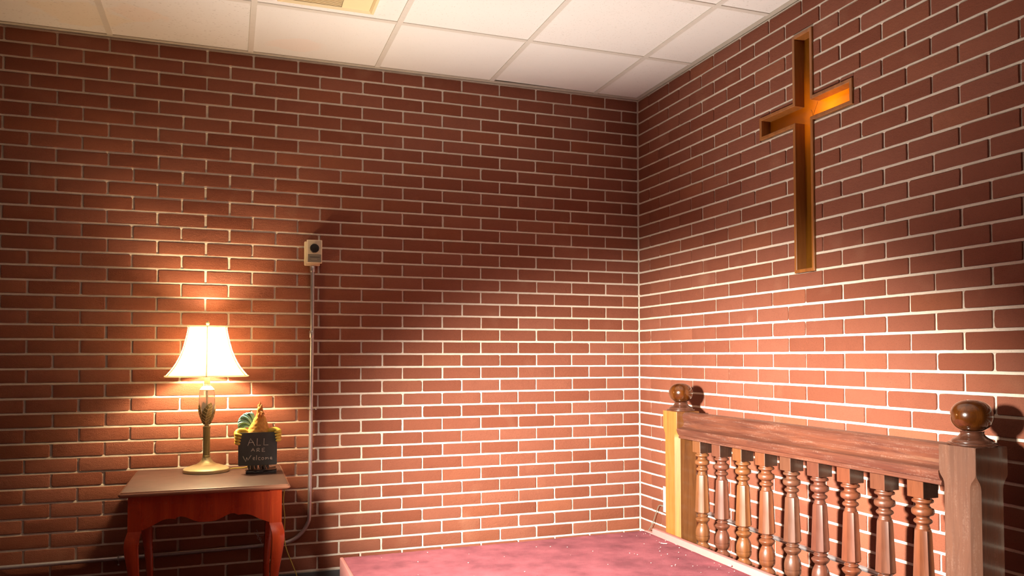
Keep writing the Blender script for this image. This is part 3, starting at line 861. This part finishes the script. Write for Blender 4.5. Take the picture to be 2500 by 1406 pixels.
# body, neck and head as one surface
bm = bmesh.new(); rings = []
spine = [(-2.056, RY + .040, TZ + .060, .020), (-2.056, RY + .046, TZ + .085, .046), (-2.056, RY + .048, TZ + .125, .056), (-2.056, RY + .044, TZ + .160, .055), (-2.052, RY + .038, TZ + .188, .044), (-2.049, RY + .032, TZ + .212, .034), (-2.047, RY + .027, TZ + .236, .0235), (-2.047, RY + .022, TZ + .254, .0150), (-2.0475, RY + .018, TZ + .266, .0130), (-2.047, RY + .016, TZ + .278, .0120), (-2.047, RY + .016, TZ + .288, .0080), (-2.047, RY + .016, TZ + .293, .002)]
sp = smooth_prof(spine, 5); n = 40
for i, (x, y, z, r) in enumerate(sp):
    ring = []
    for k in range(n):
        a = 2 * pi * k / n; rr = r
        if TZ + .07 < z < TZ + .262:
            ph = (z * 75) % 1; s_ = (int(z * 75) % 2) * .5
            rr += .0036 * (1 - ph) * (.5 + .5 * cos((a * 9 / (2 * pi) * 1 + s_) * 2 * pi)) * min(1, r / .03)
        ring.append(Vector((x + rr * cos(a), y + rr * .82 * sin(a), z)))
    rings.append(ring)
sweep_rings(bm, rings)
obj('body', bm, 'rooster', parent=ro, angle=35)
# comb, beak, wattles
bm = bmesh.new()
for dx, h, dy in ((-.006, .012, .022), (.0, .024, .016), (.006, .012, .010)):
    tube(bm, [(-2.048 + dx * .5, RY + dy, TZ + .280), (-2.048 + dx, RY + dy, TZ + .288 + h * .5), (-2.0465 + dx * 1.1, RY + dy + .001, TZ + .288 + h)], [.0065, .0045, .0010], 8, smooth=3)
tube(bm, [(-2.043, RY + .004, TZ + .262), (-2.041, RY + .0, TZ + .252), (-2.042, RY + .002, TZ + .243)], [.003, .005, .002], 8, smooth=3)
tube(bm, [(-2.052, RY + .004, TZ + .262), (-2.054, RY + .0, TZ + .250), (-2.053, RY + .002, TZ + .240)], [.003, .005, .002], 8, smooth=3)
obj('comb', bm, 'comb', parent=ro)
bm = bmesh.new(); tube(bm, [(-2.044, RY + .010, TZ + .268), (-2.036, RY + .001, TZ + .263), (-2.028, RY - .005, TZ + .256)], [.0062, .0048, .0010], 10, smooth=3)
obj('beak', bm, 'comb', parent=ro)
bm = bmesh.new()
for ex in (-2.0555, -2.0395):
    b = bmesh.new(); bmesh.ops.create_uvsphere(b, u_segments=10, v_segments=8, radius=.0019); bmesh.ops.translate(b, verts=b.verts, vec=(ex, RY + .0085, TZ + .2735)); merge(bm, b)
obj('eye', bm, 'black', parent=ro)
# tail plumes
bm = bmesh.new()
for q in range(11):
    f = q / 10
    ang = radians(205 - 112 * f); ln = .050 + .010 * sin(pi * f)
    cx_, cz_ = -2.076, TZ + .204
    ex, ez = cx_ + ln * cos(ang), cz_ + ln * sin(ang) * 1.05
    y0 = RY + .056 + .005 * (q % 3)
    nx_, nz_ = cos(ang - pi / 2), sin(ang - pi / 2)
    tube(bm, [(cx_ + .012, y0, cz_ - .020), (cx_ + (ex - cx_) * .5 + nx_ * .008, y0 + .004, cz_ + (ez - cz_) * .5 + nz_ * .008), (ex, y0 + .006, ez), (ex - nx_ * .014 - .002, y0 + .006, ez - nz_ * .014 - .004)], [.006, .0082, .0070, .0014], 16, smooth=6, flat=.6)
obj('tail', bm, 'teal', parent=ro, angle=80)
# wings that end in feathered hands gripping the board
for sx, hx, hz in ((-1, -2.142, .6170), (1, -1.9690, .6260)):
    bm = bmesh.new()
    xs0 = -2.056 + sx * .045
    tube(bm, [(xs0 - sx * .01, RY + .040, .618), (xs0 + sx * .012, RY + .026, .640), ((xs0 + hx) / 2 + sx * .012, RY + .020, .644), (hx + sx * .002, RY + .012, .634), (hx + sx * .001, RY + .002, .618)], [.018, .013, .0105, .0115, .010], 14, smooth=5)
    for q in range(4):
        z = hz + .012 - q * .0125
        tube(bm, [(hx + sx * .004, RY + .010, z + .004), (hx + sx * .004, RY - .006, z + .002), (hx - sx * .004, RY - .0125, z - .001), (hx - sx * (.018 - .002 * q), RY - .0120, z - .003)], [.0065, .0075, .0068, .0035], 10, smooth=4)
    obj('wing', bm, 'hands', parent=ro, angle=50)
# chalkboard
bm = bmesh.new(); prof = rrect(-2.1375, -1.9755, .4925, .6355, .006, 0)
pts = [(p.x, p.y) for p in prof]
prism(bm, pts, lambda p: Vector((p[0], RY - .003, p[1])), lambda p: Vector((p[0], RY + .003, p[1])))
cb = obj('chalkboard', bm, 'slate', parent=ro, smooth=False)
strokes = [[(300, 850), (320, 795), (345, 735), (380, 790), (415, 855)], [(320, 803), (398, 796)], [(455, 735), (450, 850), (512, 848)], [(565, 738), (562, 848), (635, 846)],
           [(355, 945), (385, 893), (412, 945)], [(366, 925), (404, 921)], [(450, 955), (450, 900), (478, 896), (492, 908), (480, 922), (455, 928), (497, 951)], [(577, 897), (535, 901), (535, 955), (580, 955)], [(537, 928), (570, 926)],
           [(222, 1018), (245, 1065), (267, 1108), (283, 1040)], [(283, 1040), (306, 1085), (330, 1045), (356, 1008)],
           [(388, 1066), (414, 1060), (412, 1045), (396, 1040), (385, 1058), (392, 1080), (418, 1082)], [(445, 1012), (440, 1088)], [(505, 1048), (485, 1045), (472, 1062), (480, 1085), (508, 1088)],
           [(545, 1048), (528, 1058), (530, 1082), (550, 1088), (564, 1070), (558, 1052), (545, 1048)], [(590, 1088), (592, 1048), (605, 1052), (612, 1086), (616, 1055), (632, 1050), (642, 1084)],
           [(672, 1070), (696, 1064), (690, 1048), (674, 1050), (668, 1070), (680, 1085), (704, 1080)]]
bm = bmesh.new()
for st in strokes: tube(bm, [bp(x, z, .0032) for x, z in st], .00115, 6, flat=.5, up=(0, 1, 0))
tag(obj('chalk_lettering', bm, 'chalk', parent=cb), 'hand-chalked words ALL ARE Welcome')

# ------------------------------------------------------------------ thermostat and conduits
th = thing('thermostat', (-1.795, 0, 1.4086), 'small cream wall thermostat with round black dial on top of the conduit', 'thermostat')
bm = box(bmesh.new(), -1.838, -1.764, -.026, -.0004, 1.4095, 1.5270, .005, 3)
obj('wall_box', bm, 'ivory', parent=th)
bm = box(bmesh.new(), -1.8285, -1.7560, -.044, -.0265, 1.4200, 1.5330, .0025, 2)
cv = obj('cover', bm, 'ivory', parent=th)
bm = box(bmesh.new(), -1.8235, -1.7610, -.0452, -.0441, 1.4630, 1.5295, .0004, 1)
obj('dial_plate', bm, 'ivory2', parent=cv)
bm = box(bmesh.new(), -1.8235, -1.7610, -.0456, -.0441, 1.4245, 1.4625, .0004, 1)
obj('name_plate', bm, 'greyplate', parent=cv)
bm = bmesh.new(); box(bm, -1.8150, -1.7680, -.0461, -.0457, 1.4478, 1.4500)
obj('slot', bm, 'black', parent=cv)
bm = bmesh.new(); box(bm, -1.8070, -1.7800, -.0459, -.0457, 1.4380, 1.4388)
obj('printed_line', bm, 'ivory', parent=cv)
bm = bmesh.new(); lathe(bm, [(.0001, 0), (.0215, 0), (.0215, .004), (.0200, .0062), (.0001, .0068)], 0, 0, n=48, cap=False)
bmesh.ops.rotate(bm, verts=bm.verts, matrix=Matrix.Rotation(pi / 2, 3, 'X')); bmesh.ops.translate(bm, verts=bm.verts, vec=(-1.7925, -.0453, 1.4920))
obj('dial', bm, 'black', parent=cv)
bm = bmesh.new()
for q in range(8):
    a = radians(-30 + q * 240 / 7); box(bm, -1.7925 + .026 * cos(a) - .0012, -1.7925 + .026 * cos(a) + .0012, -.0454, -.0452, 1.492 + .026 * sin(a) - .0004, 1.492 + .026 * sin(a) + .0004)
obj('dial_marks', bm, 'black', parent=cv, smooth=False)

cn = thing('conduit', (-1.80, -.014, .06), 'galvanised conduit dropping from the thermostat and bending left along the back wall', 'pipe')
bm = bmesh.new(); R_ = .0095; yc_ = -.0165
pts = [(-1.7985, yc_, 1.4085), (-1.799, yc_, 1.10), (-1.801, yc_, .80), (-1.803, yc_, .50), (-1.805, yc_, .270)]
for k in range(1, 9):
    a = k / 8 * radians(88); pts.append((-1.805 - .125 * (1 - cos(a)), yc_, .205 - .125 * sin(a) + .01 * (1 - k / 8)))
pts += [(-1.97, yc_, .0765), (-2.2, yc_, .0720), (-2.55, yc_, .0680), (-3.0, yc_, .0660), (-3.6, yc_, .0640), (-4.35, yc_, .0640)]
tube(bm, pts, R_, 20, smooth=3)
obj('pipe', bm, 'steel', parent=cn)
def coupling(parent, c, axis, L_, r):
    bm = bmesh.new(); c = Vector(c); d = Vector(axis)
    tube(bm, [c - d * L_ / 2, c - d * (L_ / 2 - .002), c + d * (L_ / 2 - .002), c + d * L_ / 2], [r - .001, r, r, r - .001], 20)
    return bm
bm = coupling(cn, (-1.8008, yc_, 1.075), (0, 0, 1), .034, .0118); obj('coupling', bm, 'steel', parent=cn)
bm = coupling(cn, (-1.7987, yc_, 1.3935), (0, 0, 1), .028, .0128); obj('connector', bm, 'steel', parent=cn)
bm = coupling(cn, (-2.62, yc_, .0674), (1, 0, 0), .040, .0118); obj('coupling', bm, 'steel', parent=cn)
for (c, ax) in (((-1.8025, yc_, .712), 'z'), ((-2.635, yc_, .0675), 'x')):
    bm = bmesh.new(); c = Vector(c)
    for k in range(13):
        pass
    pts = []
    for k in range(13):
        a = -pi / 2 + 2 * pi * k / 12 * .5 - 0
        a = pi * k / 12
        if ax == 'z': pts.append(c + Vector((.0115 * cos(a), -.0115 * sin(a), 0)))
        else: pts.append(c + Vector((0, -.0115 * sin(a), .0115 * cos(a))))
    t_ = Vector((.030, .0065, 0)) if ax == 'z' else Vector((0, .0065, -.034))
    if ax == 'z': pts = [c + t_, c + Vector((.0135, .0065, 0))] + pts + [c + Vector((-.0115, .005, 0))]
    else: pts = [c + Vector((0, .005, .0115))] + pts + [c + Vector((0, .0065, -.0135)), c + t_]
    tube(bm, pts, .0040, 8, flat=.35, up=(0, 0, 1) if ax == 'z' else (1, 0, 0))
    s_ = c + t_ * .82 + Vector((0, -.006, 0)); b = bmesh.new(); bmesh.ops.create_uvsphere(b, u_segments=12, v_segments=8, radius=.0042); bmesh.ops.translate(b, verts=b.verts, vec=s_); merge(bm, b)
    obj('strap', bm, 'steel', parent=cn)

cn2 = thing('conduit', (-.013, -1.7, .20), 'galvanised conduit running low along the right wall behind the balusters', 'pipe')
bm = tube(bmesh.new(), [(-.013, -.3755, .2260), (-.013, -.8, .2140), (-.013, -1.35, .2020), (-.013, -2.2, .1960), (-.013, -4.55, .1900)], .0100, 20, smooth=4)
obj('pipe', bm, 'steel', parent=cn2)
bm = bmesh.new()
ob = thing('outlet_box', (-.018, -.341, .155), 'white surface outlet box low on the right wall behind the far railing post', 'outlet')
bm = box(bmesh.new(), -.030, -.0002, -.375, -.308, .158, .285, .003, 2); obj('box', bm, 'white', parent=ob)
bm = box(bmesh.new(), -.0325, -.0302, -.377, -.306, .155, .288, .001, 2); obj('face_plate', bm, 'white', parent=ob)
bm = tube(bmesh.new(), [(-.014, -.3055, .178), (-.014, -.272, .1775), (-.0145, -.238, .1745), (-.016, -.222, .158), (-.018, -.200, .118), (-.022, -.17, .060), (-.028, -.13, .010), (-.034, -.10, -.05), (-.05, -.09, -.13), (-.09, -.09, -ZO + .004), (-.2, -.12, -ZO + .003)], [.0045, .0045, .0030, .0022, .0022, .0022, .0022, .0022, .0022, .0022, .0022], 8, smooth=5)
tag(obj('cable', bm, 'cable'), 'thin grey cable drooping from the outlet box into the corner', 'cable')

# cobweb scraps by the back leg
bm = bmesh.new(); Rw = random.Random(9)
for pts in ([(-2.06, -.055, .150), (-2.045, -.06, .135), (-2.02, -.058, .132), (-2.0, -.06, .145)], [(-2.06, -.050, .145), (-2.04, -.055, .125), (-2.03, -.05, .10), (-2.018, -.05, .085)], [(-2.05, -.05, .158), (-2.04, -.052, .136), (-2.046, -.05, .118), (-2.03, -.05, .108)],
            [(-2.035, -.05, .122), (-2.028, -.052, .112), (-2.035, -.05, .104)]):
    tube(bm, pts, .0009, 6, smooth=4)
tag(obj('cobweb', bm, 'web'), 'wispy grey cobweb scraps by the back right table leg', 'cobweb')

# ------------------------------------------------------------------ lights
def lamp(kind, name, loc, energy, color, **kw):
    d = bpy.data.lights.new(name, kind); d.energy = energy; d.color = color
    for k, v_ in kw.items():
        if k not in ('target',): setattr(d, k, v_)
    o = bpy.data.objects.new(name, d); C.objects.link(o); o.location = loc
    if 'target' in kw:
        o.rotation_euler = (Vector(kw['target']) - Vector(loc)).to_track_quat('-Z', 'Y').to_euler()
    return o
# standing work light just left of the view
key = lamp('SPOT', 'work_light', (-2.62, -2.42, 1.13), 2000, (1, .91, .78), shadow_soft_size=.11, spot_size=radians(78), spot_blend=.85, target=(0, -.72, .12))
key.scale = (1, .66, 1)
lamp('POINT', 'cross_light', (.125, -1.485, 1.945), 2.8, (1, .80, .55), shadow_soft_size=.012)
# added fill spot with no fixture, brightens the ceiling from below
lamp('SPOT', 'ceiling_fill', (-1.25, -1.12, .16), 225, (1, .95, .86), shadow_soft_size=.06, spot_size=radians(98), spot_blend=.85, target=(-1.15, -1.62, 2.43))
w = bpy.data.worlds.new('room_ambience'); S.world = w; w.use_nodes = True
bg = w.node_tree.nodes['Background']; bg.inputs[0].default_value = (1, .78, .60, 1); bg.inputs[1].default_value = .035

# ------------------------------------------------------------------ camera
ss = .208 / .2156
pitch, roll, yaw = .0307, -.0013, .3427
f_ = Vector((sin(yaw) * cos(pitch), cos(yaw) * cos(pitch), sin(pitch))); r_ = Vector((cos(yaw), -sin(yaw), 0)); u_ = r_.cross(f_)
R2 = r_ * cos(roll) + u_ * sin(roll); U2 = -r_ * sin(roll) + u_ * cos(roll)
cam = bpy.data.cameras.new('camera'); co = bpy.data.objects.new('camera', cam); C.objects.link(co)
mat = Matrix((R2, U2, -f_)).transposed().to_4x4(); mat.translation = Vector((-2.2621 * ss, -4.1285 * ss, 1.0001 * ss))
co.matrix_world = mat
cam.sensor_width = 36; cam.lens = 1942.18 / 2500 * 36; cam.shift_y = (811.45 - 703) / 2500; cam.clip_start = .05
S.camera = co
# lift everything so that the floor is z = 0
for o in S.objects:
    if o.parent is None: o.location.z += ZO
S.view_settings.view_transform = 'Standard'; S.view_settings.look = 'None'; S.view_settings.gamma = 1; S.view_settings.use_curve_mapping = False
S.view_settings.exposure = 0.
S.cycles.max_bounces = 10; S.cycles.sample_clamp_indirect = 6
